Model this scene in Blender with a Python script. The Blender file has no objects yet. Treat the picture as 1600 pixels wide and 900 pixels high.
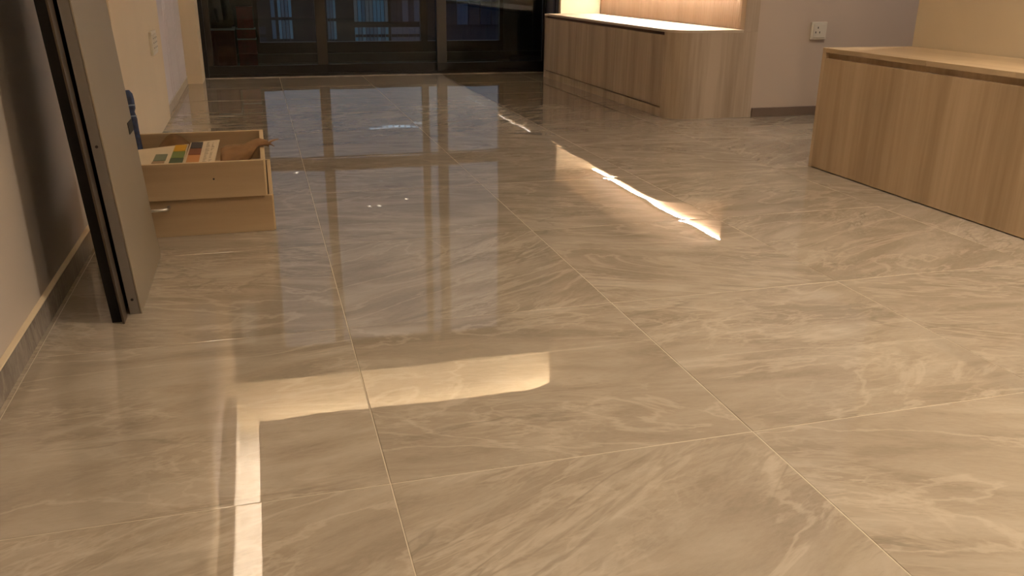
import bpy, bmesh, math, random
from mathutils import Vector, Matrix
random.seed(7)
S = bpy.context.scene
C = S.collection
PI = math.pi

# ------------------------------------------------------------------ camera
cam_d = bpy.data.cameras.new('camera')
cam = bpy.data.objects.new('camera', cam_d)
C.objects.link(cam)
cam_d.sensor_width = 36.0
cam_d.lens = 1338.9 / 1600 * 36
cam_d.clip_start = 0.02
cam_d.clip_end = 500
P_, R_, Y_ = 0.347629, -0.0102979, 0.281639
_f = Vector((math.sin(Y_) * math.cos(P_), math.cos(Y_) * math.cos(P_), -math.sin(P_)))
_r = Vector((math.cos(Y_), -math.sin(Y_), 0))
_d = _f.cross(_r)
_r2 = math.cos(R_) * _r + math.sin(R_) * _d
_d2 = -math.sin(R_) * _r + math.cos(R_) * _d
mw = Matrix(((_r2.x, -_d2.x, -_f.x, 0), (_r2.y, -_d2.y, -_f.y, 0), (_r2.z, -_d2.z, -_f.z, 0.70), (0, 0, 0, 1)))
cam.matrix_world = mw
S.camera = cam

# ------------------------------------------------------------------ view, world
S.view_settings.view_transform = 'Standard'
S.view_settings.look = 'None'
S.view_settings.exposure = 0.48
S.view_settings.gamma = 1.0
S.view_settings.use_curve_mapping = False
W = bpy.data.worlds.new('dusk')
S.world = W
W.use_nodes = True
nt = W.node_tree
nt.nodes.clear()
wo = nt.nodes.new('ShaderNodeOutputWorld')
bg = nt.nodes.new('ShaderNodeBackground')
tc = nt.nodes.new('ShaderNodeTexCoord')
sp = nt.nodes.new('ShaderNodeSeparateXYZ')
cr = nt.nodes.new('ShaderNodeValToRGB')
mp = nt.nodes.new('ShaderNodeMapRange')
mp.inputs[1].default_value = -0.2
mp.inputs[2].default_value = 1.0
nt.links.new(tc.outputs['Generated'], sp.inputs[0])
nt.links.new(sp.outputs['Z'], mp.inputs[0])
nt.links.new(mp.outputs[0], cr.inputs[0])
nt.links.new(cr.outputs[0], bg.inputs[0])
nt.links.new(bg.outputs[0], wo.inputs[0])
e = cr.color_ramp.elements
e[0].position = 0.10
e[0].color = (0.010, 0.016, 0.03, 1)
e[1].position = 1.0
e[1].color = (0.20, 0.27, 0.42, 1)
for pos, col in ((0.165, (0.03, 0.045, 0.075, 1)), (0.20, (0.155, 0.17, 0.205, 1)), (0.45, (0.20, 0.205, 0.24, 1))):
    k = e.new(pos)
    k.color = col
bg.inputs[1].default_value = 1.0

WARM = (1.0, 0.70, 0.42)
WARM2 = (1.0, 0.80, 0.60)


def area(name, loc, rot, sx, sy, power, col, spread=PI):
    d = bpy.data.lights.new(name, 'AREA')
    d.shape = 'RECTANGLE'
    d.size = sx
    d.size_y = sy
    d.energy = power
    d.color = col
    d.spread = spread
    o = bpy.data.objects.new(name, d)
    o.location = loc
    o.rotation_euler = rot
    C.objects.link(o)
    return o


def spot(name, loc, rot, power, col, ang=2.4, blend=0.8, r=0.05):
    d = bpy.data.lights.new(name, 'SPOT')
    d.energy = power
    d.color = col
    d.spot_size = ang
    d.spot_blend = blend
    d.shadow_soft_size = r
    o = bpy.data.objects.new(name, d)
    o.location = loc
    o.rotation_euler = rot
    C.objects.link(o)
    return o


# added blue lamp for dusk light in the side passage, behind an invented window
area('passage_dusk_fill', (4.92, 3.55, 1.5), (0, math.radians(90), 0), 1.3, 1.05, 4.5, (0.38, 0.46, 1.0))
# lamps of the room; each spot sits just under its own fitting built further down
DOWN = [(1.36, 1.19, 0.5), (1.50, 1.19, 0.5), (1.75, -0.5, 2.2), (0.45, -1.3, 0.25), (1.95, 0.9, 2.1), (2.85, 3.10, 0.9)]  # last entry is an added, unseen lamp that brightens the passage wall
for x, y, k in DOWN:
    spot('downlight_beam', (x, y, 2.405), (0, 0, 0), 52 * k, (1.0, 0.85, 0.68), 2.35, 1.0, 0.045)

# ------------------------------------------------------------------ materials
def newmat(name):
    m = bpy.data.materials.new(name)
    m.use_nodes = True
    return m, m.node_tree, m.node_tree.nodes['Principled BSDF']


def plain(name, col, rough=0.5, metal=0.0, spec=0.5, noise=0.06, scale=8, bump=0.0):
    m, t, b = newmat(name)
    b.inputs['Roughness'].default_value = rough
    b.inputs['Metallic'].default_value = metal
    b.inputs['Specular IOR Level'].default_value = spec
    n = t.nodes.new('ShaderNodeTexNoise')
    n.inputs['Scale'].default_value = scale
    n.inputs['Detail'].default_value = 5
    c = t.nodes.new('ShaderNodeTexCoord')
    t.links.new(c.outputs['Object'], n.inputs['Vector'])
    r = t.nodes.new('ShaderNodeValToRGB')
    r.color_ramp.elements[0].position = 0.3
    r.color_ramp.elements[1].position = 0.7
    r.color_ramp.elements[0].color = tuple(v * (1 - noise) for v in col) + (1,)
    r.color_ramp.elements[1].color = tuple(min(1, v * (1 + noise)) for v in col) + (1,)
    t.links.new(n.outputs['Fac'], r.inputs[0])
    t.links.new(r.outputs[0], b.inputs['Base Color'])
    if bump:
        bp = t.nodes.new('ShaderNodeBump')
        bp.inputs['Distance'].default_value = bump
        n2 = t.nodes.new('ShaderNodeTexNoise')
        n2.inputs['Scale'].default_value = 180
        t.links.new(c.outputs['Object'], n2.inputs['Vector'])
        t.links.new(n2.outputs['Fac'], bp.inputs['Height'])
        t.links.new(bp.outputs[0], b.inputs['Normal'])
    return m


def emis(name, col, st):
    m, t, b = newmat(name)
    b.inputs['Base Color'].default_value = tuple(col) + (1,)
    b.inputs['Emission Color'].default_value = tuple(col) + (1,)
    b.inputs['Emission Strength'].default_value = st
    return m


def marble(name, dark, mid, light, rough=0.008):
    m, t, b = newmat(name)
    L = t.links.new
    N = t.nodes.new
    oi = N('ShaderNodeObjectInfo')
    c = N('ShaderNodeTexCoord')
    mul = N('ShaderNodeVectorMath')
    mul.operation = 'MULTIPLY_ADD'
    comb = N('ShaderNodeCombineXYZ')
    L(oi.outputs['Random'], comb.inputs[0])
    L(oi.outputs['Random'], comb.inputs[1])
    L(oi.outputs['Random'], comb.inputs[2])
    L(comb.outputs[0], mul.inputs[0])
    mul.inputs[1].default_value = (37, 91, 53)
    L(c.outputs['Object'], mul.inputs[2])
    mapn = N('ShaderNodeMapping')
    mapn.inputs['Rotation'].default_value = (0, 0, -0.5)
    mapn.inputs['Scale'].default_value = (1.0, 3.2, 1.0)
    # turn the vein direction a little from tile to tile
    rotn = N('ShaderNodeVectorRotate')
    rotn.rotation_type = 'Z_AXIS'
    mr = N('ShaderNodeMath')
    mr.operation = 'MULTIPLY_ADD'
    mr.inputs[1].default_value = 0.9
    mr.inputs[2].default_value = -0.5
    L(oi.outputs['Random'], mr.inputs[0])
    L(mr.outputs[0], rotn.inputs['Angle'])
    L(mul.outputs[0], rotn.inputs['Vector'])
    L(rotn.outputs[0], mapn.inputs['Vector'])
    # broad clouds
    n1 = N('ShaderNodeTexNoise')
    n1.inputs['Scale'].default_value = 2.6
    n1.inputs['Detail'].default_value = 9
    n1.inputs['Roughness'].default_value = 0.54
    n1.inputs['Distortion'].default_value = 1.2
    L(mapn.outputs[0], n1.inputs['Vector'])
    r1 = N('ShaderNodeValToRGB')
    r1.color_ramp.elements[0].position = 0.36
    r1.color_ramp.elements[0].color = tuple(dark) + (1,)
    r1.color_ramp.elements[1].position = 0.66
    r1.color_ramp.elements[1].color = tuple(light) + (1,)
    k = r1.color_ramp.elements.new(0.5)
    k.color = tuple(mid) + (1,)
    L(n1.outputs['Fac'], r1.inputs[0])

    def vein(scale, width, seed, dist, det=7):
        n = N('ShaderNodeTexNoise')
        n.noise_dimensions = '4D'
        n.inputs['W'].default_value = seed
        n.inputs['Scale'].default_value = scale
        n.inputs['Detail'].default_value = det
        n.inputs['Roughness'].default_value = 0.55
        n.inputs['Distortion'].default_value = dist
        L(mapn.outputs[0], n.inputs['Vector'])
        a = N('ShaderNodeMath')
        a.operation = 'SUBTRACT'
        a.inputs[1].default_value = 0.5
        L(n.outputs['Fac'], a.inputs[0])
        ab = N('ShaderNodeMath')
        ab.operation = 'ABSOLUTE'
        L(a.outputs[0], ab.inputs[0])
        mr_ = N('ShaderNodeMapRange')
        mr_.interpolation_type = 'SMOOTHSTEP'
        mr_.inputs[1].default_value = 0
        mr_.inputs[2].default_value = width
        mr_.inputs[3].default_value = 1
        mr_.inputs[4].default_value = 0
        L(ab.outputs[0], mr_.inputs[0])
        return mr_.outputs[0]

    def mixc(fac, amt, a, colr):
        mm = N('ShaderNodeMath')
        mm.operation = 'MULTIPLY'
        mm.inputs[1].default_value = amt
        L(fac, mm.inputs[0])
        mx = N('ShaderNodeMix')
        mx.data_type = 'RGBA'
        L(mm.outputs[0], mx.inputs[0])
        L(a, mx.inputs[6])
        mx.inputs[7].default_value = tuple(colr) + (1,)
        return mx.outputs[2]

    # patches where veins show
    n5 = N('ShaderNodeTexNoise')
    n5.inputs['Scale'].default_value = 3.0
    n5.inputs['Detail'].default_value = 2
    L(mul.outputs[0], n5.inputs['Vector'])
    patch = N('ShaderNodeMapRange')
    patch.inputs[1].default_value = 0.42
    patch.inputs[2].default_value = 0.62
    L(n5.outputs['Fac'], patch.inputs[0])
    v1 = vein(1.1, 0.022, 3.1, 1.6)
    v2 = vein(2.4, 0.030, 9.7, 2.2, 10)
    v3 = vein(0.8, 0.012, 17.3, 1.1)
    v4 = vein(6.0, 0.05, 5.3, 1.5, 10)

    def gate(v):
        g = N('ShaderNodeMath')
        g.operation = 'MULTIPLY'
        L(v, g.inputs[0])
        L(patch.outputs[0], g.inputs[1])
        return g.outputs[0]
    hi = tuple(min(1, v * 1.28) for v in light)
    lo = tuple(v * 0.66 for v in dark)
    col = mixc(v1, 0.45, r1.outputs[0], hi)
    col = mixc(gate(v2), 0.40, col, hi)
    col = mixc(gate(v4), 0.30, col, hi)
    nf = N('ShaderNodeTexNoise')
    nf.inputs['Scale'].default_value = 55
    nf.inputs['Detail'].default_value = 4
    nf.inputs['Roughness'].default_value = 0.7
    L(mapn.outputs[0], nf.inputs['Vector'])
    nfr = N('ShaderNodeMapRange')
    nfr.inputs[1].default_value = 0.42
    nfr.inputs[2].default_value = 0.72
    L(nf.outputs['Fac'], nfr.inputs[0])
    col = mixc(nfr.outputs[0], 0.14, col, hi)
    nlo = N('ShaderNodeMapRange')
    nlo.inputs[1].default_value = 0.40
    nlo.inputs[2].default_value = 0.28
    L(nf.outputs['Fac'], nlo.inputs[0])
    col = mixc(nlo.outputs[0], 0.18, col, lo)
    col = mixc(gate(v3), 0.45, col, lo)
    L(col, b.inputs['Base Color'])
    b.inputs['Roughness'].default_value = rough
    b.inputs['IOR'].default_value = 1.95
    # polished face is not quite flat: slow waves and a fine ripple
    w1 = N('ShaderNodeTexNoise')
    w1.inputs['Scale'].default_value = 5
    w1.inputs['Detail'].default_value = 1
    L(mul.outputs[0], w1.inputs['Vector'])
    w2 = N('ShaderNodeTexNoise')
    w2.inputs['Scale'].default_value = 40
    w2.inputs['Detail'].default_value = 2
    L(mul.outputs[0], w2.inputs['Vector'])
    b1 = N('ShaderNodeBump')
    b1.inputs['Strength'].default_value = 1.0
    b1.inputs['Distance'].default_value = 0.00022
    L(w1.outputs['Fac'], b1.inputs['Height'])
    b2 = N('ShaderNodeBump')
    b2.inputs['Strength'].default_value = 1.0
    b2.inputs['Distance'].default_value = 0.000014
    L(w2.outputs['Fac'], b2.inputs['Height'])
    L(b1.outputs[0], b2.inputs['Normal'])
    L(b2.outputs[0], b.inputs['Normal'])
    return m


def wood(name, dark, light, horiz=False, rough=0.5, sc=1.0, along='Z', spec=0.35):
    m, t, b = newmat(name)
    L = t.links.new
    N = t.nodes.new
    c = N('ShaderNodeTexCoord')
    mapn = N('ShaderNodeMapping')
    s = {'Z': (9, 9, 0.5), 'Y': (9, 0.5, 9), 'X': (0.5, 9, 9)}[along]
    mapn.inputs['Scale'].default_value = tuple(v * sc for v in s)
    L(c.outputs['Object'], mapn.inputs['Vector'])
    n1 = N('ShaderNodeTexNoise')
    n1.inputs['Scale'].default_value = 1.0
    n1.inputs['Detail'].default_value = 3
    n1.inputs['Distortion'].default_value = 0.4
    L(mapn.outputs[0], n1.inputs['Vector'])
    n2 = N('ShaderNodeTexNoise')
    n2.inputs['Scale'].default_value = 9
    n2.inputs['Detail'].default_value = 6
    L(mapn.outputs[0], n2.inputs['Vector'])
    mx = N('ShaderNodeMath')
    mx.operation = 'MULTIPLY_ADD'
    mx.inputs[1].default_value = 0.28
    L(n2.outputs['Fac'], mx.inputs[0])
    m2 = N('ShaderNodeMath')
    m2.operation = 'MULTIPLY'
    m2.inputs[1].default_value = 0.72
    L(n1.outputs['Fac'], m2.inputs[0])
    L(m2.outputs[0], mx.inputs[2])
    r = N('ShaderNodeValToRGB')
    r.color_ramp.elements[0].position = 0.36
    r.color_ramp.elements[0].color = tuple(dark) + (1,)
    r.color_ramp.elements[1].position = 0.62
    r.color_ramp.elements[1].color = tuple(light) + (1,)
    L(mx.outputs[0], r.inputs[0])
    L(r.outputs[0], b.inputs['Base Color'])
    b.inputs['Roughness'].default_value = rough
    b.inputs['Specular IOR Level'].default_value = spec
    bp = N('ShaderNodeBump')
    bp.inputs['Distance'].default_value = 0.0002
    L(n2.outputs['Fac'], bp.inputs['Height'])
    L(bp.outputs[0], b.inputs['Normal'])
    return m


def glass_mat(name, tint, ior=1.5):
    m = bpy.data.materials.new(name)
    m.use_nodes = True
    t = m.node_tree
    t.nodes.clear()
    o = t.nodes.new('ShaderNodeOutputMaterial')
    mx = t.nodes.new('ShaderNodeMixShader')
    fr = t.nodes.new('ShaderNodeFresnel')
    fr.inputs[0].default_value = ior
    tr = t.nodes.new('ShaderNodeBsdfTransparent')
    tr.inputs[0].default_value = tuple(tint) + (1,)
    gl = t.nodes.new('ShaderNodeBsdfGlossy')
    gl.inputs['Roughness'].default_value = 0.0
    t.links.new(fr.outputs[0], mx.inputs[0])
    t.links.new(tr.outputs[0], mx.inputs[1])
    t.links.new(gl.outputs[0], mx.inputs[2])
    t.links.new(mx.outputs[0], o.inputs[0])
    return m


M = {}
M['tile'] = marble('polished_porcelain', (0.285, 0.234, 0.172), (0.338, 0.282, 0.212), (0.40, 0.342, 0.266))
M['skirt'] = marble('skirting_porcelain', (0.20, 0.175, 0.15), (0.24, 0.21, 0.18), (0.30, 0.265, 0.23), 0.25)
M['grout'] = plain('grout', (0.49, 0.41, 0.30), 0.8)
M['wall'] = plain('wall_paint', (0.52, 0.46, 0.40), 0.75, noise=0.02, scale=3, bump=0.0002)
M['wall_warm'] = plain('warm_white_paint', (0.60, 0.49, 0.385), 0.75, noise=0.02, scale=3, bump=0.0002)
M['wall_cream'] = plain('cream_wall_paint', (0.70, 0.58, 0.40), 0.7, noise=0.02, scale=3, bump=0.0002)
M['wall_pale'] = plain('pale_panel_paint', (0.66, 0.60, 0.60), 0.45, noise=0.03, scale=4)
M['ceil'] = plain('ceiling_paint', (0.80, 0.74, 0.66), 0.85, noise=0.01, scale=3)
M['oak'] = wood('pale_oak_laminate', (0.36, 0.27, 0.18), (0.56, 0.45, 0.33), sc=0.75)
M['oak2'] = wood('honey_oak_laminate', (0.34, 0.235, 0.13), (0.55, 0.41, 0.26), sc=0.6)
M['oak2_top'] = wood('honey_oak_top', (0.46, 0.33, 0.19), (0.56, 0.42, 0.26), along='Y')
M['oak_top'] = wood('pale_oak_top', (0.52, 0.42, 0.30), (0.62, 0.52, 0.39), along='Y')
M['groove'] = plain('groove_brown', (0.13, 0.072, 0.038), 0.6)
M['flute'] = wood('fluted_oak', (0.55, 0.40, 0.27), (0.66, 0.50, 0.36), sc=0.6)
M['ply'] = wood('plywood', (0.27, 0.175, 0.09), (0.43, 0.31, 0.18), along='X', sc=0.45, rough=0.6)
M['ply_edge'] = wood('plywood_edge', (0.52, 0.38, 0.21), (0.60, 0.46, 0.27), along='Y', sc=2, rough=0.6)
M['alu'] = plain('dark_anodised_frame', (0.009, 0.0075, 0.006), 0.4, 0.0, 0.3, 0.05)
M['alu_in'] = plain('brown_stile', (0.024, 0.019, 0.013), 0.5, 0.0, 0.3, 0.05)
M['black'] = plain('black_profile', (0.006, 0.005, 0.004), 0.6, spec=0.15)
M['bronze'] = plain('bronze_profile', (0.07, 0.05, 0.034), 0.4, 0.5)
M['board'] = plain('greige_lacquer', (0.235, 0.195, 0.135), 0.45, noise=0.02)
M['board_edge'] = plain('grey_edge_band', (0.17, 0.145, 0.12), 0.5, noise=0.03)
M['glass'] = glass_mat('tinted_glass', (0.72, 0.78, 0.80), 1.52)
M['glass_out'] = glass_mat('clear_glass', (0.86, 0.9, 0.92))
M['plastic'] = plain('ivory_plastic', (0.72, 0.66, 0.54), 0.35)
M['dark_hole'] = plain('dark_hole', (0.01, 0.008, 0.006), 0.8)
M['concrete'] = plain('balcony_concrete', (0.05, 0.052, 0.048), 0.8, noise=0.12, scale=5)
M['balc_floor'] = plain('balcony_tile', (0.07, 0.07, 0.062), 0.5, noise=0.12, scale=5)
M['skirt_pale'] = plain('pale_skirting', (0.48, 0.40, 0.30), 0.35, noise=0.08)
M['skirt_brown'] = plain('brown_skirting', (0.20, 0.145, 0.105), 0.35, noise=0.1)
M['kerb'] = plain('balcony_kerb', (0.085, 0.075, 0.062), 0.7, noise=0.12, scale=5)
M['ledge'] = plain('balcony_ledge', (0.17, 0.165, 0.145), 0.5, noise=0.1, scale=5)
M['steel'] = plain('brushed_steel', (0.62, 0.58, 0.52), 0.3, 1.0)
M['kraft'] = plain('kraft_paper', (0.24, 0.13, 0.055), 0.85, spec=0.2, noise=0.12, scale=30, bump=0.0008)
M['card'] = plain('cream_card', (0.56, 0.45, 0.29), 0.7)
M['print'] = plain('grey_print', (0.26, 0.20, 0.14), 0.8)
M['led'] = emis('led_strip', (1.0, 0.87, 0.74), 330)
M['led_cove'] = emis('cove_led_strip', (1.0, 0.86, 0.70), 250)
M['lampdisc'] = emis('lamp_disc', (1.0, 0.82, 0.6), 90)
M['white'] = plain('white_trim', (0.78, 0.74, 0.68), 0.5)
M['blue'] = plain('blue_cloth', (0.008, 0.020, 0.065), 0.6, noise=0.6, scale=60)
M['bluelite'] = plain('pale_blue_print', (0.16, 0.20, 0.26), 0.5, noise=0.2, scale=60)
M['cord'] = plain('ivory_cord', (0.62, 0.50, 0.42), 0.6)
M['red'] = plain('dark_red_plastic', (0.20, 0.026, 0.018), 0.45, noise=0.25, scale=14)
M['redbrown'] = plain('red_brown_carton', (0.15, 0.038, 0.020), 0.6, noise=0.25, scale=10)
M['shelfwhite'] = plain('pale_shelf', (0.45, 0.48, 0.48), 0.5)
M['sack'] = plain('olive_grey_sack', (0.09, 0.085, 0.05), 0.7, noise=0.25, scale=14)
M['facade'] = plain('far_facade', (0.030, 0.042, 0.070), 0.9, noise=0.3, scale=0.4)
M['facade_pale'] = plain('far_facade_pale', (0.30, 0.42, 0.50), 0.9, noise=0.3, scale=0.8)
M['facade_dark'] = plain('far_facade_dark', (0.007, 0.010, 0.016), 0.9, noise=0.3, scale=0.4)
M['glint'] = emis('glint_glow', (0.85, 0.9, 1.0), 1.3)
M['litblue'] = emis('blue_lit_glazing', (0.10, 0.27, 0.37), 0.10)
M['litdim'] = emis('dim_blue_glazing', (0.07, 0.17, 0.26), 0.045)
M['litviolet'] = emis('violet_lit_glazing', (0.15, 0.16, 0.22), 0.04)
M['navy'] = emis('navy_glazing', (0.04, 0.09, 0.18), 0.05)
M['litgrey'] = emis('grey_lit_glazing', (0.20, 0.24, 0.25), 0.07)
M['dark_glass'] = plain('dark_panel_glass', (0.01, 0.01, 0.012), 0.15)
for nm, col in dict(yellow=(0.62, 0.33, 0.02), lgreen=(0.17, 0.20, 0.05), dgreen=(0.045, 0.06, 0.02), greygreen=(0.16, 0.17, 0.10),
                    charcoal=(0.05, 0.038, 0.032), redbrown_s=(0.22, 0.075, 0.028), orange=(0.55, 0.24, 0.075), tan=(0.30, 0.19, 0.10)).items():
    M[nm] = plain('swatch_' + nm, tuple(v * 0.8 for v in col), 0.75, spec=0.15, noise=0.03)


# ------------------------------------------------------------------ mesh helpers
def bx(bm, x0, x1, y0, y1, z0, z1, bev=0.0, seg=1):
    vs = [bm.verts.new(p) for p in ((x0, y0, z0), (x1, y0, z0), (x1, y1, z0), (x0, y1, z0),
                                    (x0, y0, z1), (x1, y0, z1), (x1, y1, z1), (x0, y1, z1))]
    fs = [bm.faces.new([vs[i] for i in q]) for q in ((3, 2, 1, 0), (4, 5, 6, 7), (0, 1, 5, 4), (1, 2, 6, 5), (2, 3, 7, 6), (3, 0, 4, 7))]
    if bev:
        es = list({e_ for f_ in fs for e_ in f_.edges})
        bmesh.ops.bevel(bm, geom=es, offset=bev, segments=seg, affect='EDGES', profile=0.5)
    return bm


def prism(bm, pts, z0, z1):
    lo = [bm.verts.new((p[0], p[1], z0)) for p in pts]
    hi = [bm.verts.new((p[0], p[1], z1)) for p in pts]
    bm.faces.new(lo[::-1])
    bm.faces.new(hi)
    n = len(pts)
    for i in range(n):
        bm.faces.new((lo[i], lo[(i + 1) % n], hi[(i + 1) % n], hi[i]))
    return bm


def loft(bm, rings, cap=True):
    R = [[bm.verts.new(p) for p in r] for r in rings]
    n = len(R[0])
    for a, b in zip(R[:-1], R[1:]):
        for i in range(n):
            bm.faces.new((a[i], a[(i + 1) % n], b[(i + 1) % n], b[i]))
    if cap:
        bm.faces.new(R[0][::-1])
        bm.faces.new(R[-1])
    return bm


def tube(bm, pts, r, n=10):
    rings = []
    for i, p in enumerate(pts):
        p = Vector(p)
        a = Vector(pts[max(0, i - 1)])
        b = Vector(pts[min(len(pts) - 1, i + 1)])
        d = (b - a).normalized()
        u = d.orthogonal().normalized() if i == 0 else (prev - d * prev.dot(d)).normalized()
        prev = u
        v = d.cross(u)
        rr = r[i] if isinstance(r, (list, tuple)) else r
        rings.append([p + (u * math.cos(2 * PI * k / n) + v * math.sin(2 * PI * k / n)) * rr for k in range(n)])
    return loft(bm, rings)


def obj(name, bm, mat, parent=None, loc=(0, 0, 0), smooth=False):
    me = bpy.data.meshes.new(name)
    bmesh.ops.recalc_face_normals(bm, faces=bm.faces)
    bm.to_mesh(me)
    bm.free()
    me.materials.append(mat)
    if smooth:
        for p in me.polygons:
            p.use_smooth = True
    o = bpy.data.objects.new(name, me)
    C.objects.link(o)
    o.location = loc
    if parent is not None:
        o.parent = parent
    return o


def box(name, mat, x0, x1, y0, y1, z0, z1, parent=None, bev=0.0, seg=1):
    # mesh is kept round its own centre so that bounds and copies stay sane
    cx, cy, cz = (x0 + x1) / 2, (y0 + y1) / 2, (z0 + z1) / 2
    bm = bx(bmesh.new(), x0 - cx, x1 - cx, y0 - cy, y1 - cy, z0 - cz, z1 - cz, bev, seg)
    o = obj(name, bm, mat, None, (cx, cy, cz))
    if parent is not None:
        o.parent = parent
        o.location = Vector((cx, cy, cz)) - wloc(parent)
    return o


def wloc(o):
    v = Vector(o.location)
    while o.parent:
        o = o.parent
        v += o.location
    return v


def struct(o):
    o['kind'] = 'structure'
    return o


def thing(name, label, cat, loc=(0, 0, 0), group=None):
    o = bpy.data.objects.new(name, None)
    o.empty_display_size = 0.05
    C.objects.link(o)
    o.location = loc
    o['label'] = label
    o['category'] = cat
    if group:
        o['group'] = group
    return o


def arc(cx, cy, r, a0, a1, n=10):
    return [(cx + r * math.cos(a0 + (a1 - a0) * i / n), cy + r * math.sin(a0 + (a1 - a0) * i / n)) for i in range(n + 1)]


# ------------------------------------------------------------------ floor
XL = -0.487          # left wall plane
YF = 6.65            # sliding door plane
YP = 6.30            # face of the piers and of the lintel
ZC = 2.43            # dropped ceiling
ZS = 2.70            # slab in the trough
XR = 2.085           # front of the right cabinet
floor = struct(box('floor', M['grout'], -0.7, 4.75, -2.6, 6.72, -0.08, -0.0009))
GX0, GY0, DX, DY = 0.133, 1.090, 0.5985, 0.6137
cache = {}


def tile_mesh(sx, sy):
    key = (round(sx, 4), round(sy, 4))
    if key not in cache:
        bm = bmesh.new()
        R_ = []
        for ins, z in ((0.0, -0.009), (0.0, -0.0009), (0.0008, -0.00006), (0.012, -0.00002), (0.03, 0.0)):
            ax_, ay_ = sx / 2 - min(ins, sx * .3), sy / 2 - min(ins, sy * .3)
            R_.append([(-ax_, -ay_, z), (ax_, -ay_, z), (ax_, ay_, z), (-ax_, ay_, z)])
        loft(bm, R_)
        bmesh.ops.recalc_face_normals(bm, faces=bm.faces)
        me = bpy.data.meshes.new('tile')
        bm.to_mesh(me)
        bm.free()
        me.materials.append(M['tile'])
        cache[key] = me
    return cache[key]


fl = wloc(floor)
for i in range(-2, 9):
    for j in range(-7, 10):
        x0, x1 = GX0 + DX * i + 0.0008, GX0 + DX * (i + 1) - 0.0008
        y0, y1 = GY0 + DY * j + 0.0008, GY0 + DY * (j + 1) - 0.0008
        x0, x1 = max(x0, -0.60), min(x1, 4.70)
        y0, y1 = max(y0, -2.55), min(y1, 6.62)
        if x1 - x0 < 0.03 or y1 - y0 < 0.03:
            continue
        if x0 > 2.6 and (y1 < 2.9 or y0 > 4.3):
            continue
        t = bpy.data.objects.new('tile', tile_mesh(x1 - x0, y1 - y0))
        C.objects.link(t)
        t.parent = floor
        t.location = Vector(((x0 + x1) / 2, (y0 + y1) / 2, 0.0)) - fl
        t.rotation_euler = (random.uniform(-1, 1) * 0.0012, random.uniform(-1, 1) * 0.0010, 0)

# ------------------------------------------------------------------ walls
struct(box('wall_left', M['wall'], -0.62, XL, -2.6, 6.9, -0.02, 2.85))
struct(box('wall_left', M['wall_cream'], XL, -0.465, 3.25, 4.78, 0.0, ZC))
struct(box('wall_left_pier', M['wall_cream'], XL, -0.38, YP, 6.72, 0.0, 2.85))
struct(box('wall_right_pier', M['wall_cream'], 2.175, 2.72, YP, 6.72, 0.0, 2.85))
struct(box('wall_right', M['wall_cream'], 2.49, 2.60, -2.6, 2.945, 0.0, 2.85))
struct(box('wall_far', M['wall_warm'], 2.537, 4.75, 4.165, 4.30, 0.0, 2.85))
struct(box('wall_back', M['wall'], -0.62, 4.75, -2.72, -2.6, 0.0, 2.85))
we = struct(box('wall_passage_end', M['wall'], 4.70, 4.82, 2.8, 4.30, 0.0, 0.80))
struct(box('wall_passage_end', M['wall'], 4.70, 4.82, 2.8, 4.30, 2.20, 2.85))
struct(box('wall_passage_end', M['wall'], 4.70, 4.82, 2.8, 3.00, 0.80, 2.20))
struct(box('wall_passage_end', M['wall'], 4.70, 4.82, 4.10, 4.30, 0.80, 2.20))
w2_ = struct(box('added_window', M['alu'], 4.73, 4.78, 3.0, 4.10, 0.80, 0.84))  # invented window, added to account for the blue passage lamp
box('top_rail', M['alu'], 4.73, 4.78, 3.0, 4.10, 2.16, 2.20, w2_)
for ya in (3.0, 3.535, 4.07):
    box('mullion', M['alu'], 4.73, 4.78, ya, ya + 0.03, 0.84, 2.16, w2_)
for ya in (3.03, 3.565):
    box('glass_pane', M['glass_out'], 4.753, 4.757, ya, ya + 0.505, 0.84, 2.16, w2_)
struct(box('wall_passage_near', M['wall'], 2.60, 4.75, 2.80, 2.92, 0.0, 2.85))
struct(box('wall_alcove', M['oak'], 2.54, 2.66, 4.30, 6.72, 0.0, 2.85))
struct(box('lintel', M['wall_cream'], -0.38, 2.175, YP, 6.72, 2.27, 2.85)).name = 'wall_far_lintel'

# ceiling: slab, dropped part with a lit trough along the left wall and the door wall
struct(box('ceiling', M['ceil'], -0.62, 4.82, -2.72, 6.72, ZS, 2.82))
XLIP, YLIP = -0.228, 5.94
pts = [(XLIP, -2.6), (XLIP, YLIP)]
pts += arc(1.84, YLIP + 0.36, 0.36, -PI / 2, 0, 12)[0:]
pts += [(2.20, YP), (4.75, YP), (4.75, -2.6)]
pts = [p for k, p in enumerate(pts) if k == 0 or (Vector(p) - Vector(pts[k - 1])).length > 1e-4]
dc = obj('ceiling_dropped', prism(bmesh.new(), pts, ZC, ZC + 0.035), M['ceil'])
struct(dc)
struct(box('ceiling_edge', M['ceil'], XL, -0.385, -2.6, YP, ZC, ZS))
# upstand behind the lamps of the trough, and the lamps themselves (LED tape on the back of the lip)
cove = thing('cove_light', 'warm light strip hidden in the ceiling trough above the sliding door and left wall', 'light', (XLIP, YLIP, ZC + 0.035))
cl = wloc(cove)
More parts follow.
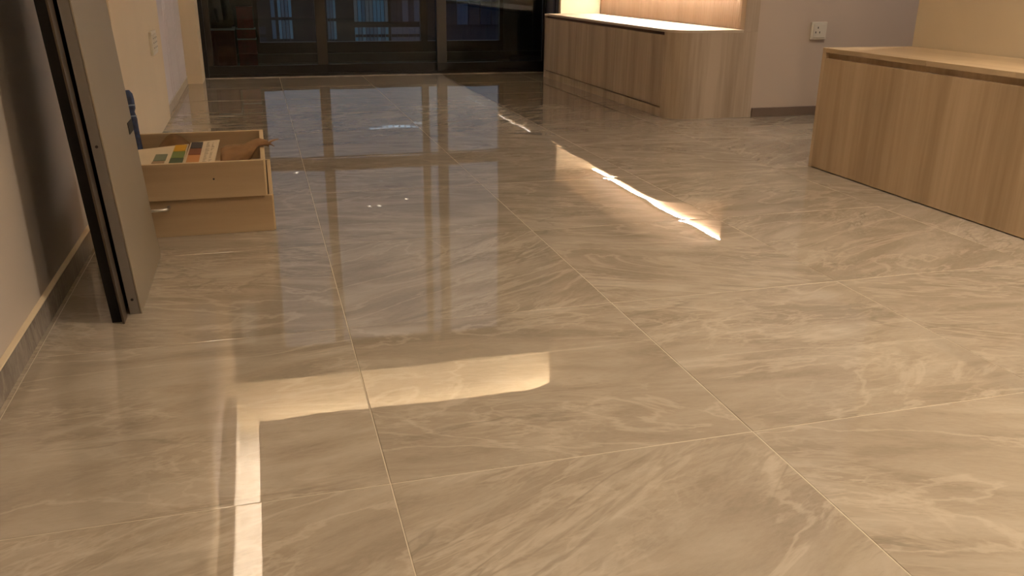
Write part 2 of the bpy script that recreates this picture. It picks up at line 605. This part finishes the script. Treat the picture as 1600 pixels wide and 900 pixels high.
# the tape runs along the top of an upstand at the lip
ZL = ZC + 0.035 + 0.028
struct(box('trim_4', M['ceil'], XLIP + 0.004, XLIP + 0.022, -2.4, YLIP - 0.02, ZC + 0.035, ZL))
struct(box('trim_5', M['ceil'], XLIP + 0.024, 1.84, YLIP - 0.022, YLIP - 0.004, ZC + 0.035, ZL))
box('led_tape', M['led_cove'], XLIP + 0.006, XLIP + 0.020, -2.4, YLIP - 0.02, ZL, ZL + 0.005, cove)
box('led_tape', M['led_cove'], XLIP + 0.024, 1.84, YLIP - 0.020, YLIP - 0.006, ZL, ZL + 0.005, cove)
pa = arc(1.84, YLIP + 0.36, 0.366, -PI / 2, -0.25, 10)
pb = arc(1.84, YLIP + 0.36, 0.380, -0.25, -PI / 2, 10)
bm = prism(bmesh.new(), pa + pb, ZL - ZC - 0.035, ZL - ZC - 0.030)
for v in bm.verts:
    v.co.x -= XLIP
    v.co.y -= YLIP
obj('led_tape', bm, M['led_cove'], cove)
bm = prism(bmesh.new(), arc(1.84, YLIP + 0.36, 0.364, -PI / 2, -0.25, 10) + arc(1.84, YLIP + 0.36, 0.382, -0.25, -PI / 2, 10), ZC + 0.035, ZL)
struct(obj('trim_6', bm, M['ceil']))

# skirting
bl = struct(box('baseboard_left', M['skirt'], XL, -0.474, -2.6, 3.25, 0.0, 0.0525))
box('lit_top_edge', M['wall_cream'], XL, -0.474, -2.6, 3.25, 0.0527, 0.0555, bl, 0.0008)  # cream strip paints the light on the skirting's top edge
bl = struct(box('baseboard_left_far', M['skirt_pale'], XL, -0.476, 4.78, YP, 0.0, 0.048))
box('lit_top_edge', M['white'], XL, -0.475, 4.78, YP, 0.0482, 0.0525, bl, 0.0008)  # white strip, painted light along the top of the far skirting
struct(box('baseboard_far', M['skirt_brown'], 2.545, 4.70, 4.153, 4.165, 0.0, 0.048, bev=0.002))
struct(box('baseboard_passage', M['skirt'], 2.60, 4.70, 2.92, 2.932, 0.0, 0.048, bev=0.002))

# pale panelled stretch of the left wall next to the window pier
pw = struct(box('trim_1', M['wall_pale'], XL, -0.481, 4.80, 6.28, 0.052, ZC))
y = 4.82
for wdt in (0.34, 0.10, 0.40, 0.10, 0.42):
    box('panel', M['wall_pale'], -0.4815, -0.4755, y, y + wdt, 0.056, ZC - 0.02, pw, 0.002)
    y += wdt + 0.018

# ------------------------------------------------------------------ sliding door
door = struct(box('door_1', M['alu'], -0.38, 2.175, 6.64, 6.70, 0.0, 0.022))
box('frame_top', M['alu'], -0.38, 2.175, 6.63, 6.71, 2.22, 2.27, door)
box('frame_side', M['alu'], -0.38, -0.352, 6.62, 6.71, 0.0, 2.22, door, 0.002)
box('frame_side', M['alu'], 2.160, 2.175, 6.62, 6.71, 0.0, 2.22, door, 0.002)
for a, b_, yy in ((-0.352, 0.491, 6.652), (0.417, 1.384, 6.675), (1.310, 2.160, 6.652)):
    fr_ = box('door_leaf', M['alu'], a, b_, yy - 0.011, yy + 0.011, 0.022, 0.082, door, 0.001)
    box('top_rail', M['alu'], a, b_, yy - 0.011, yy + 0.011, 2.16, 2.22, fr_, 0.001)
    box('stile', M['alu_in'], a, a + (0.074 if a > 0 else 0.04), yy - 0.011, yy + 0.011, 0.082, 2.16, fr_, 0.001)
    box('stile', M['alu_in'], b_ - (0.074 if b_ < 2 else 0.012), b_, yy - 0.011, yy + 0.011, 0.082, 2.16, fr_, 0.001)
    box('glass_pane', M['glass'], a + 0.04, b_ - (0.04 if b_ < 2 else 0.008), yy - 0.002, yy + 0.002, 0.078, 2.164, fr_)
struct(box('trim_2', M['skirt'], -0.38, 2.175, 6.595, 6.64, 0.0, 0.004))
# grey steel jamb lining beside the door
jl = struct(box('trim_3', M['bronze'], 2.168, 2.175, 6.34, 6.62, 0.0, 2.27))
box('jamb_bead', M['alu'], 2.163, 2.168, 6.40, 6.44, 0.0, 2.27, jl)

# ------------------------------------------------------------------ balcony
YB = 7.40
bf = struct(box('floor_balcony', M['balc_floor'], -0.6, 2.62, 6.72, 7.62, -0.10, -0.006))
kb_ = struct(box('wall_balcony_kerb', M['kerb'], -0.6, 2.62, YB, YB + 0.12, -0.006, 0.097))
box('ledge', M['ledge'], -0.6, 2.5, YB - 0.012, YB + 0.12, 0.097, 0.103, kb_)
box('skirting_strip', M['ledge'], -0.6, 2.5, YB - 0.010, YB, -0.006, 0.030, kb_)
struct(box('wall_balcony_kerb_right', M['kerb'], 2.10, 2.50, 6.72, YB, -0.006, 0.06))
struct(box('wall_balcony_right', M['concrete'], 2.50, 2.62, 6.72, 7.52, -0.006, 2.7))
struct(box('wall_balcony_left', M['concrete'], -0.62, -0.50, 6.90, 7.52, -0.006, 2.7))
struct(box('wall_balcony_window_left', M['concrete'], -0.5, -0.01, YB, YB + 0.12, 0.10, 2.7))
struct(box('wall_balcony_window_right', M['concrete'], 2.04, 2.5, YB, YB + 0.12, 0.10, 2.7))
struct(box('ceiling_balcony', M['concrete'], -0.62, 2.62, 6.72, 7.52, 2.62, 2.74))
win = struct(box('window_1', M['alu'], -0.01, 2.04, YB + 0.01, YB + 0.07, 0.10, 0.19))
box('transom', M['alu'], -0.01, 2.04, YB + 0.01, YB + 0.07, 0.765, 0.865, win, 0.002)
box('top_rail', M['alu'], -0.01, 2.04, YB + 0.01, YB + 0.07, 2.55, 2.62, win)
for a, b_ in ((-0.01, 0.02), (1.325, 1.382), (2.01, 2.04)):
    box('mullion', M['alu'], a, b_, YB + 0.012, YB + 0.068, 0.19, 2.55, win)
for a, b_ in ((0.02, 1.325), (1.382, 2.01)):
    for c_, d_ in ((0.19, 0.765), (0.865, 2.55)):
        box('glass_pane', M['glass_out'], a, b_, YB + 0.038, YB + 0.042, c_, d_, win)

# things stored on the balcony, left
ct = thing('storage_chest', 'low dark red-brown chest on the balcony behind the left glass pane', 'chest', (-0.25, 7.20, -0.006))
box('body', M['redbrown'], -0.44, -0.165, 7.05, 7.33, -0.006, 0.305, ct, 0.004)
box('door', M['redbrown'], -0.43, -0.305, 7.043, 7.05, 0.02, 0.295, ct, 0.002)
box('door', M['redbrown'], -0.297, -0.175, 7.043, 7.05, 0.02, 0.295, ct, 0.002)
box('top', M['shelfwhite'], -0.46, -0.155, 7.03, 7.35, 0.305, 0.317, ct, 0.002)
sk = bmesh.new()
rings = []
for z, rx, ry, ox in ((0.0, .11, .08, 0), (.03, .125, .09, 0), (.12, .12, .085, .008), (.22, .10, .07, 0.0), (.29, .05, .035, -.01), (.34, .035, .02, .0)):
    rings.append([(ox + rx * math.cos(a) * (1 + .06 * math.sin(5 * a + z * 30)), ry * math.sin(a) * (1 + .06 * math.cos(4 * a)), z) for a in [2 * PI * q / 20 for q in range(20)]])
loft(sk, rings)
o = obj('sack', sk, M['sack'], None, (-0.29, 7.20, 0.317), True)
o['label'] = 'olive grey sack standing on the chest on the balcony'
o['category'] = 'bag'
GR = 'dark red crates stacked on the balcony'
crs = []
for z0, hh, lab in ((-0.006, 0.140, 'dark red crate at the foot of the stack on the balcony'),
                    (0.134, 0.110, 'dark red crate in the middle of the balcony stack, under the pale-rimmed ones'),
                    (0.244, 0.075, 'dark red crate with a pale rim, above the middle of the balcony stack'),
                    (0.319, 0.157, 'dark red crate topmost of its stack on the balcony')):
    cx_, w_ = -0.076, 0.135 if z0 < 0.3 else 0.118
    crt = thing('crate', lab, 'crate', (cx_, 7.14, z0), GR)
    bm = bmesh.new()
    wl = 0.006
    bx(bm, -w_ / 2, w_ / 2, -.07, .07, 0, .006)
    bx(bm, -w_ / 2, w_ / 2, -.07, -.07 + wl, .006, hh - .010)
    bx(bm, -w_ / 2, w_ / 2, .07 - wl, .07, .006, hh - .010)
    bx(bm, -w_ / 2, -w_ / 2 + wl, -.07 + wl, .07 - wl, .006, hh - .010)
    bx(bm, w_ / 2 - wl, w_ / 2, -.07 + wl, .07 - wl, .006, hh - .010)
    obj('body', bm, M['red'], crt)
    bm = bx(bmesh.new(), -w_ / 2 - .004, w_ / 2 + .004, -.074, .074, hh - .010, hh - .001, .001)
    obj('rim', bm, M['shelfwhite'] if 0.12 < z0 < 0.3 else M['red'], crt)
    bm = bx(bmesh.new(), -.018, .018, -.078, -.0735, hh * .45, hh * .45 + .008)
    obj('handle', bm, M['redbrown'], crt)

# ------------------------------------------------------------------ town beyond the balcony
GZ = -42.0
tw = thing('apartment_building', 'pale blue-lit tower with vertical glazing strips seen through the left glass pane', 'building', (-3, 46, GZ))


def building(name, label, x0, x1, y0, d, top, mat, strips, floors, group=None):
    t_ = thing(name, label, 'building', ((x0 + x1) / 2, y0, GZ), group)
    box('facade', mat, x0, x1, y0, y0 + d, GZ, top, t_)
    for a, b2, z0, z1, mm in strips:
        s_ = box('glazing_strip', mm, a, b2, y0 - 0.12, y0 - 0.02, z0, z1, t_)
        n = max(1, int((z1 - z0) / 0.9))
        for q in range(min(n, floors)):
            zz = z1 - 0.3 - q * 0.9
            box('floor_band', M['facade_dark'], a, b2, y0 - 0.16, y0 - 0.12, zz - 0.12, zz, s_)
    return t_


bpy.data.objects.remove(tw)
rs = random.Random(3)


def cols(x0, x1, z0, z1, n, mats, fill=0.7):
    w = (x1 - x0) / n
    return [(x0 + k * w, x0 + (k + fill) * w, z0, z1, mats[rs.randrange(len(mats))]) for k in range(n)]


LB, LD, LG, FC = M['litblue'], M['litdim'], M['litgrey'], M['facade']
building('apartment_building', 'dark tower with one narrow blue-lit glazing strip behind the left glass pane', -0.8, 2.55, 40, 8, 0.35, M['facade_dark'],
         cols(0.95, 1.55, -3.2, 0.2, 4, [LB, LB, LD], .8) + [(0.66, 0.82, -3.2, 0.2, LD), (0.1, 0.4, -3.2, -1.4, FC)], 4)
building('apartment_building', 'grey-blue tower with broad lit glazing behind the middle glass pane', 2.60, 8.2, 41, 8, 0.30, M['facade_dark'],
         cols(3.1, 3.5, -3.2, 0.1, 3, [LB, LD], .8) + cols(4.3, 5.85, -1.25, 0.1, 9, [LG, LG, LD, LB], .8)
         + cols(4.3, 5.85, -3.2, -1.5, 9, [LB, LD, LD], .8) + cols(5.95, 7.3, -1.25, 0.1, 5, [FC, LV := M['litviolet']], .95)
         + cols(5.95, 7.3, -3.2, -1.5, 5, [FC, LV], .95), 4)
building('apartment_building', 'dark blue low tower behind the right glass pane', 8.3, 16.5, 43, 8, 0.10, M['facade'],
         cols(8.9, 12.4, -1.5, -0.1, 6, [FC, M['navy'], M['navy']], .9), 1)
tl = thing('far_tower', 'far dark tower with added glowing bars above it that make a glint in the floor', 'building', (9.4, 60, GZ))
box('facade', M['facade'], 6.6, 11.0, 60, 66, GZ, 1.0, tl)
for q in range(9):
    box('glint_bar', M['glint'], 7.0 + q * 0.42, 7.3 + q * 0.42, 59.9, 59.98, 9.0, 9.12, tl)  # glowing bars added to put a bright line into the floor reflection

struct(box('ground', M['facade_dark'], -150, 150, 9, 220, GZ - 1, GZ))

# ------------------------------------------------------------------ storage bench with lit niche
XB, YN, XE = 2.051, 4.162, 2.537
bench = thing('storage_bench', 'long low pale oak bench cabinet with rounded corner below the lit niche', 'cabinet', (XB, YN, 0))
RC = 0.105
YFAR = 6.295
# rounded corner post and end face
post = [(XB, YN + RC)] + arc(XB + RC, YN + RC, RC, PI, 1.5 * PI, 12)[1:] + [(XE, YN), (XE, YN + 0.02), (XB + RC, YN + 0.02)]
post += arc(XB + RC, YN + RC, RC - 0.02, 1.5 * PI, PI, 12)[1:]


def lprism(pts, z0, z1, org):
    return prism(bmesh.new(), [(p[0] - org.x, p[1] - org.y) for p in pts], z0 - org.z, z1 - org.z)


bo = wloc(bench)
o = obj('end_panel', lprism(post, 0.0, 0.444, bo), M['oak'], bench)
box('carcass', M['groove'], XB + 0.018, XE - 0.01, YN + RC, YFAR, 0.004, 0.443, bench)
# plinth, three drawer fronts, shadow gap above them
box('plinth', M['oak'], XB + 0.002, XB + 0.018, YN + RC, YFAR, 0.0, 0.048, bench, 0.001)
yy = YN + RC + 0.002
dw = (YFAR - yy) / 3
for q in range(3):
    box('drawer_front', M['oak'], XB, XB + 0.018, yy + q * dw, yy + (q + 1) * dw - 0.0012, 0.055, 0.424, bench, 0.0008)
box('far_stile', M['oak'], XB, XB + 0.018, YFAR - 0.012, YFAR, 0.0, 0.446, bench)
top = [(XB - 0.001, YFAR)] + arc(XB + RC, YN + RC, RC + 0.001, PI, 1.5 * PI, 14) + [(XE - 0.084, YN - 0.001), (XE - 0.084, YFAR)]
o = obj('top', lprism(top, 0.440, 0.453, bo), M['oak_top'], bench)
# side column that carries the upper cabinet
col = thing('end_column', 'slim upright pale oak end column of the lit niche beside the grey wall', 'panel', (XE - 0.04, YN, 0.453))
box('board', M['oak'], XE - 0.083, XE, YN - 0.0005, YN + 0.045, 0.444, ZC - 0.002, col, 0.001)
# fluted back
fb = thing('fluted_backboard', 'fluted pale oak back board glowing behind the long bench', 'panel', (2.483, 5.25, 0.453))
fo = wloc(fb)
box('board', M['flute'], 2.487, 2.535, YN + 0.046, YFAR, 0.454, 0.72, fb)
bm = bmesh.new()
pit = 0.0215
n = int((YFAR - YN - 0.05) / pit)
for q in range(n):
    ya = YN + 0.048 + q * pit - fo.y
    ys = [ya, ya + pit * .22, ya + pit * .42, ya + pit * .62, ya + pit * .80]
    xs = [0.004, -0.0015, -0.003, -0.0015, 0.004]
    lo = [bm.verts.new((x_, y_, 0.001)) for x_, y_ in zip(xs, ys)]
    hi = [bm.verts.new((x_, y_, 0.262)) for x_, y_ in zip(xs, ys)]
    for k in range(4):
        bm.faces.new((lo[k], lo[k + 1], hi[k + 1], hi[k]))
    bm.faces.new((lo[4], lo[0], hi[0], hi[4]))
    bm.faces.new(lo[::-1])
    bm.faces.new(hi)
o = obj('flutes', bm, M['flute'], fb)
o['kind'] = 'stuff'
# upper cabinet with rounded far corner
uc = thing('upper_cabinet', 'tall pale oak wall cabinet over the lit niche and the long bench', 'cabinet', (2.3, 5.2, 0.72))
uo = wloc(uc)
XU = 2.075
RU = 0.30
up = [(XU, YN + 0.10)] + arc(XU + 0.10, YN + 0.10, 0.10, PI, 1.5 * PI, 8)[1:] + [(XE - 0.001, YN), (XE - 0.001, YFAR), (XU + RU, YFAR)] + arc(XU + RU, YFAR - RU, RU, PI / 2, PI, 12)[1:]
o = obj('body', lprism(up, 0.722, ZC - 0.002, uo), M['oak'], uc)
# LED profile under the upper cabinet, at the back
ls = thing('niche_light', 'bright linear lamp under the upper cabinet at the back of the niche', 'light', (2.465, 5.2, 0.72))
box('housing', M['white'], 2.456, 2.482, YN + 0.05, YFAR - 0.03, 0.714, 0.722, ls)
box('diffuser', M['led'], 2.466, 2.470, YN + 0.055, YFAR - 0.035, 0.709, 0.714, ls)

# ------------------------------------------------------------------ right cabinet
rc = thing('low_cabinet', 'honey oak low cabinet with finger groove standing against the cream wall at right', 'cabinet', (XR, 1.0, 0))
YR0, YR1 = -2.0, 2.945
box('end_panel', M['oak2'], XR, 2.489, YR1 - 0.02, YR1, 0.0, 0.459, rc, 0.0008)
box('carcass', M['groove'], XR + 0.022, 2.486, YR0, YR1 - 0.02, 0.004, 0.441, rc)
box('front', M['oak2'], XR, XR + 0.018, YR0, YR1 - 0.0205, 0.003, 0.421, rc, 0.0008)
for a, b_ in ((2.390, YR1 - 0.0215), (0.60, 2.3872), (-1.0, 0.5975)):
    box('top_board', M['oak2_top'], XR, 2.486, a, b_, 0.442, 0.459, rc, 0.0008)
box('recess_back', M['oak2'], XR + 0.017, XR + 0.022, YR0, YR1 - 0.02, 0.418, 0.4415, rc)

# ------------------------------------------------------------------ sockets
so = thing('wall_socket', 'ivory square three-pin power socket on the grey wall between the two cabinets', 'socket', (2.90, 4.165, 0.447))
box('plate', M['plastic'], 2.853, 2.949, 4.155, 4.1648, 0.402, 0.492, so, 0.0025, 2)
box('rocker', M['plastic'], 2.866, 2.940, 4.152, 4.156, 0.412, 0.482, so, 0.001)
for dx, dz in ((0, .016), (-.012, -.008), (.012, -.008)):
    box('pin_hole', M['dark_hole'], 2.893 + dx - .0022, 2.893 + dx + .0022, 4.1512, 4.1525, 0.447 + dz - .005, 0.447 + dz + .005, so)
sl = thing('wall_socket', 'ivory double socket on the cream left wall above the plywood drawers', 'socket', (-0.465, 4.37, 0.40))
box('plate', M['plastic'], -0.4648, -0.453, 4.27, 4.47, 0.352, 0.455, sl, 0.0025, 2)
for yy in (4.315, 4.375, 4.43):
    box('switch', M['plastic'], -0.4535, -0.4505, yy - .022, yy + .022, 0.365, 0.442, sl, 0.001)
    for zz in (0.383, 0.405, 0.425):
        box('pin_hole', M['dark_hole'], -0.4508, -0.4498, yy - .005, yy + .005, zz - .003, zz + .003, sl)

# ------------------------------------------------------------------ leaning board and frame
KL = 0.069


def lean(o, ang):
    o.rotation_euler = (0, -ang, 0)


bd = thing('cabinet_board', 'tall greige lacquered board leaning on the left wall in front of the plywood drawers', 'board', (-0.293, 1.899, 0.0))
H = 2.33
# local frame: x = thickness (negative away from room), y = width, z = height
obj('face', bx(bmesh.new(), -0.0035, 0.0, 0, 0.426, 0.0005, H, 0.0008), M['board'], bd)
obj('core', bx(bmesh.new(), -0.0245, -0.0036, 0.0005, 0.4255, 0.0005, H - .001, 0.0008), M['board_edge'], bd)
for zz in (0.035, 0.37, 1.2, 2.2):
    bm = bmesh.new()
    bmesh.ops.create_cone(bm, cap_ends=True, segments=12, radius1=0.003, radius2=0.003, depth=0.001)
    bmesh.ops.rotate(bm, verts=bm.verts, matrix=Matrix.Rotation(PI / 2, 3, 'X'))
    bmesh.ops.translate(bm, verts=bm.verts, vec=(-0.014, 0.0, zz))
    obj('dowel_hole', bm, M['dark_hole'], bd)
st = obj('latch', bx(bmesh.new(), 0.0, 0.002, 0.345, 0.415, 0.335, 0.363, 0.0006), M['dark_hole'], bd)
st['label'] = 'small black latch plate'
lean(bd, math.atan(KL))

fr = thing('metal_frame', 'black metal framed leaf leaning on the left wall behind the greige board', 'frame', (-0.322, 1.858, 0.0))
HF = 1.80
for nm, a in dict(stile=((-0.026, 0.0, 0.0, 0.035), (0.0, HF))).items():
    obj('stile', bx(bmesh.new(), -0.026, -0.004, 0.0, 0.035, 0.0, HF, 0.001), M['black'], fr)
    obj('stile', bx(bmesh.new(), -0.026, -0.004, 0.395, 0.43, 0.0, HF, 0.001), M['black'], fr)
obj('rail', bx(bmesh.new(), -0.024, -0.006, 0.035, 0.395, 0.0005, 0.04, 0.001), M['black'], fr)
obj('rail', bx(bmesh.new(), -0.024, -0.006, 0.035, 0.395, HF - 0.04, HF, 0.001), M['black'], fr)
obj('infill', bx(bmesh.new(), -0.017, -0.013, 0.035, 0.395, 0.04, HF - 0.04), M['dark_glass'], fr)
obj('edge_fin', bx(bmesh.new(), -0.0035, 0.0005, -0.014, 0.03, 0.0, HF, 0.0005), M['bronze'], fr)
lean(fr, math.atan(0.070))

# ------------------------------------------------------------------ plywood drawers
def drawer(name, label, x0, x1, y0, y1, z0, z1, th, group, handle=False):
    t_ = thing(name, label, 'drawer', ((x0 + x1) / 2, (y0 + y1) / 2, z0), group)
    box('base', M['ply'], x0 + th, x1 - th, y0 + th, y1 - th, z0 + .001, z0 + .009, t_)
    box('front_board', M['ply'], x0, x1 - th * .4, y0, y0 + th, z0, z1, t_, .0008)
    box('back_board', M['ply'], x0, x1, y1 - th, y1, z0, z1, t_, .0008)
    box('side_board', M['ply_edge'], x1 - th, x1, y0 + th + .0003, y1 - th - .0003, z0, z1, t_, .0008)
    box('side_board', M['ply_edge'], x0, x0 + th, y0 + th + .0003, y1 - th - .0003, z0, z1, t_, .0008)
    box('front_edge', M['ply_edge'], x0, x1 - th * .4, y0 + .0005, y0 + th - .0005, z1, z1 + .0012, t_)
    box('back_edge', M['ply_edge'], x0, x1, y1 - th + .0005, y1 - .0005, z1, z1 + .0012, t_)
    return t_


GD = 'plywood drawers stacked by the left wall'
lo_d = drawer('plywood_drawer', 'lower plywood drawer on the floor with a small metal bar handle', -0.462, 0.007, 2.503, 3.03, 0.0, 0.1055, 0.012, GD)
hw = wloc(lo_d)
hb = bmesh.new()
tube(hb, [Vector(p) - hw for p in ((-0.342, 2.503, 0.085), (-0.342, 2.478, 0.085), (-0.338, 2.472, 0.085), (-0.282, 2.472, 0.087), (-0.277, 2.478, 0.087), (-0.277, 2.503, 0.087))], 0.0042, 10)
h = obj('handle', hb, M['steel'], lo_d, smooth=True)
h['label'] = 'silver metal bar handle'
up_d = drawer('plywood_drawer', 'upper plywood drawer holding colour swatches and kraft paper', -0.462, -0.008, 2.494, 3.018, 0.107, 0.2085, 0.012, GD)
for xx in (-0.342, -0.150):
    bm = bmesh.new()
    bmesh.ops.create_cone(bm, cap_ends=True, segments=12, radius1=0.0027, radius2=0.0027, depth=0.0008)
    bmesh.ops.rotate(bm, verts=bm.verts, matrix=Matrix.Rotation(PI / 2, 3, 'X'))
    uw = wloc(up_d)
    bmesh.ops.translate(bm, verts=bm.verts, vec=Vector((xx, 2.4938, 0.162)) - uw)
    obj('screw_hole', bm, M['dark_hole'], up_d)

# colour card lying in the drawer
zc = 0.196
cd = thing('colour_card', 'cream colour card with yellow, green, orange and dark sample chips in the upper drawer', 'card', (-0.26, 2.72, zc))
cw = wloc(cd)


def quad_slab(name, mat, p4, th, parent, org):
    bm = bmesh.new()
    lo = [bm.verts.new(Vector(p) - org) for p in p4]
    hi = [bm.verts.new(Vector(p) - org + Vector((0, 0, th))) for p in p4]
    bm.faces.new(lo[::-1])
    bm.faces.new(hi)
    for i in range(4):
        bm.faces.new((lo[i], lo[(i + 1) % 4], hi[(i + 1) % 4], hi[i]))
    return obj(name, bm, mat, parent)


quad_slab('sheet', M['card'], [(-0.440, 2.54, zc - .004), (-0.232, 2.54, zc - .004), (-0.236, 2.885, zc - .004), (-0.440, 2.79, zc - .004)], 0.002, cd, cw)
quad_slab('sheet', M['card'], [(-0.231, 2.53, zc), (-0.146, 2.53, zc), (-0.144, 2.915, zc), (-0.230, 2.880, zc)], 0.003, cd, cw)
sw = [('yellow', -.273, -.239, 2.760, 2.862), ('lgreen', -.272, -.237, 2.656, 2.752), ('dgreen', -.271, -.235, 2.550, 2.648),
      ('greygreen', -.317, -.284, 2.622, 2.718), ('tan', -.317, -.284, 2.540, 2.612), ('tan', -.395, -.345, 2.535, 2.590),
      ('charcoal', -.225, -.191, 2.770, 2.872), ('redbrown_s', -.224, -.190, 2.666, 2.762), ('orange', -.223, -.189, 2.550, 2.658)]
for nm, a, b_, c_, d_ in sw:
    zz = zc + (0.003 if a > -.23 else -0.002)
    ch = quad_slab('chip', M[nm], [(a, c_, zz), (b_, c_, zz), (b_ - .001, d_, zz), (a - .001, d_, zz)], 0.0022, cd, cw)
    ch['label'] = dict(yellow='yellow', lgreen='light green', dgreen='dark green', greygreen='grey green', tan='tan', charcoal='charcoal', redbrown_s='red brown', orange='orange')[nm] + ' sample chip'
# rows of tiny print down the right-hand sheet
bm = bmesh.new()
for q in range(26):
    ya = 2.56 + q * 0.0125
    for x_, w_ in ((-0.180, random.uniform(.006, .012)), (-0.164, random.uniform(.003, .009))):
        if random.random() < .8:
            bx(bm, x_ - cw.x, x_ + w_ - cw.x, ya - cw.y, ya + .004 - cw.y, .003, .0033)
obj('print', bm, M['print'], cd)['kind'] = 'stuff'

# kraft sheet behind the card
bm = bmesh.new()
nx, ny = 12, 8
vv = []
for i in range(nx + 1):
    row = []
    for j in range(ny + 1):
        u, v = i / nx, j / ny
        x_ = -0.362 + u * 0.162
        y_ = 2.83 + v * 0.15
        z_ = 0.150 + 0.058 * math.sin(PI * min(1, u * 1.05)) * (0.45 + .55 * v) + .006 * math.sin(9 * u + 4 * v)
        row.append(bm.verts.new((x_ + .32, y_ - 2.9, z_ - .16)))
    vv.append(row)
for i in range(nx):
    for j in range(ny):
        bm.faces.new((vv[i][j], vv[i + 1][j], vv[i + 1][j + 1], vv[i][j + 1]))
r_ = bmesh.ops.solidify(bm, geom=bm.faces[:], thickness=0.0015)
o = obj('kraft_sheet', bm, M['kraft'], None, (-0.32, 2.9, 0.16), True)
o['label'] = 'crumpled kraft paper sheet behind the colour card in the drawer'
o['category'] = 'paper'

# kraft bag with twisted neck that reaches over the drawer's side
kb = thing('kraft_bag', 'brown kraft paper bag with twisted neck poking over the right side of the upper drawer', 'bag', (-0.075, 2.72, 0.12))
kw = wloc(kb)
bm = bmesh.new()
path = [(-0.138, 2.70, .155, .010, .010), (-0.134, 2.70, .168, .075, .036), (-0.118, 2.70, .172, .085, .040), (-0.095, 2.705, .175, .086, .040), (-0.068, 2.71, .186, .080, .030),
        (-0.045, 2.715, .202, .066, .022), (-0.024, 2.715, .2215, .042, .010), (-0.008, 2.712, .2205, .026, .0085), (0.002, 2.71, .219, .020, .008), (0.006, 2.709, .217, .022, .009)]
rings = []
for q, (x_, y_, z_, ry, rz) in enumerate(path):
    rings.append([(x_ - kw.x, y_ - kw.y + ry * math.cos(a) * (1 + .07 * math.sin(6 * a + q)), z_ - kw.z + rz * math.sin(a) * (1 + .10 * math.sin(5 * a + q * 1.3))) for a in [2 * PI * k / 28 for k in range(28)]])
loft(bm, rings)
obj('body', bm, M['kraft'], kb, smooth=True)
for dy, dz, ln in ((.012, .004, .026), (-.010, -.004, .020), (.0, .008, .034)):
    bm = bmesh.new()
    base = Vector((0.003, 2.709, .217)) - kw
    tip = base + Vector((ln, dy * 1.9, dz * 1.6))
    mid = (base + tip) / 2 + Vector((0, 0, .003))
    loft(bm, [[base + Vector((0, .010 * math.cos(a), .004 * math.sin(a))) for a in [PI / 4 + PI / 2 * k for k in range(4)]],
              [mid + Vector((0, .012 * math.cos(a), .0025 * math.sin(a))) for a in [PI / 4 + PI / 2 * k for k in range(4)]],
              [tip + Vector((0, .004 * math.cos(a), .0012 * math.sin(a))) for a in [PI / 4 + PI / 2 * k for k in range(4)]]])
    obj('twisted_end', bm, M['kraft'], kb)

# blue folded umbrella standing in the drawer
um = thing('folded_umbrella', 'slim dark blue folded umbrella with ivory loop, standing in the drawer behind the board', 'umbrella', (-0.386, 2.94, 0.118))
uw = wloc(um)
A = Vector((-0.386, 2.94, 0.118))
B = Vector((-0.414, 2.99, 0.352))
bm = bmesh.new()
rings = []
ax = (B - A).normalized()
u_ = ax.orthogonal().normalized()
v_ = ax.cross(u_)
prof = [(0, .004), (.03, .009), (.25, .0105), (.45, .012), (.62, .0135), (.72, .0115), (.76, .016), (.88, .017), (.95, .0165), (1, .010)]
for t_, r_ in prof:
    p = A + (B - A) * t_ - uw
    rings.append([p + (u_ * math.cos(a) + v_ * math.sin(a)) * r_ * (1 + .10 * math.sin(8 * a + t_ * 9)) for a in [2 * PI * k / 24 for k in range(24)]])
loft(bm, rings)
obj('canopy', bm, M['blue'], um, smooth=True)
for t_, r_, mm in ((.08, .0118, 'bluelite'), (.13, .0118, 'bluelite'), (.18, .0118, 'bluelite'), (.66, .0150, 'bluelite'), (.80, .0182, 'bluelite')):
    bm = bmesh.new()
    p = A + (B - A) * t_ - uw
    tube(bm, [p - ax * .002, p + ax * .002], r_, 20)
    obj('band', bm, M[mm], um)
bm = bmesh.new()
tube(bm, [B + Vector(q) - uw for q in ((0, 0, -.004), (-.004, 0, .010), (-.012, 0, .020), (-.022, 0, .024), (-.024, 0, .018), (-.016, 0, .006), (-.008, 0, -.003))], 0.0028, 8)
obj('wrist_loop', bm, M['cord'], um, smooth=True)

# ------------------------------------------------------------------ ceiling downlights
for k, (x, y, p) in enumerate(DOWN):
    lab = ('round recessed downlight, left of the close pair over the floor', 'round recessed downlight, right of the close pair over the floor',
           'round recessed downlight behind the camera near the right wall', 'round recessed downlight behind the camera near the left wall',
           'round recessed downlight over the far end of the low cabinet top', 'unseen downlight added to brighten the side passage wall')[k]
    t_ = thing('downlight', lab, 'light', (x, y, ZC), 'recessed ceiling downlights')
    bm = bmesh.new()
    bmesh.ops.create_cone(bm, cap_ends=True, segments=24, radius1=0.045, radius2=0.042, depth=0.006)
    bmesh.ops.translate(bm, verts=bm.verts, vec=(0, 0, -0.003))
    obj('trim_ring', bm, M['white'], t_)
    bm = bmesh.new()
    bmesh.ops.create_cone(bm, cap_ends=True, segments=24, radius1=0.030, radius2=0.030, depth=0.002)
    bmesh.ops.translate(bm, verts=bm.verts, vec=(0, 0, -0.0075))
    obj('lens', bm, M['lampdisc'], t_)
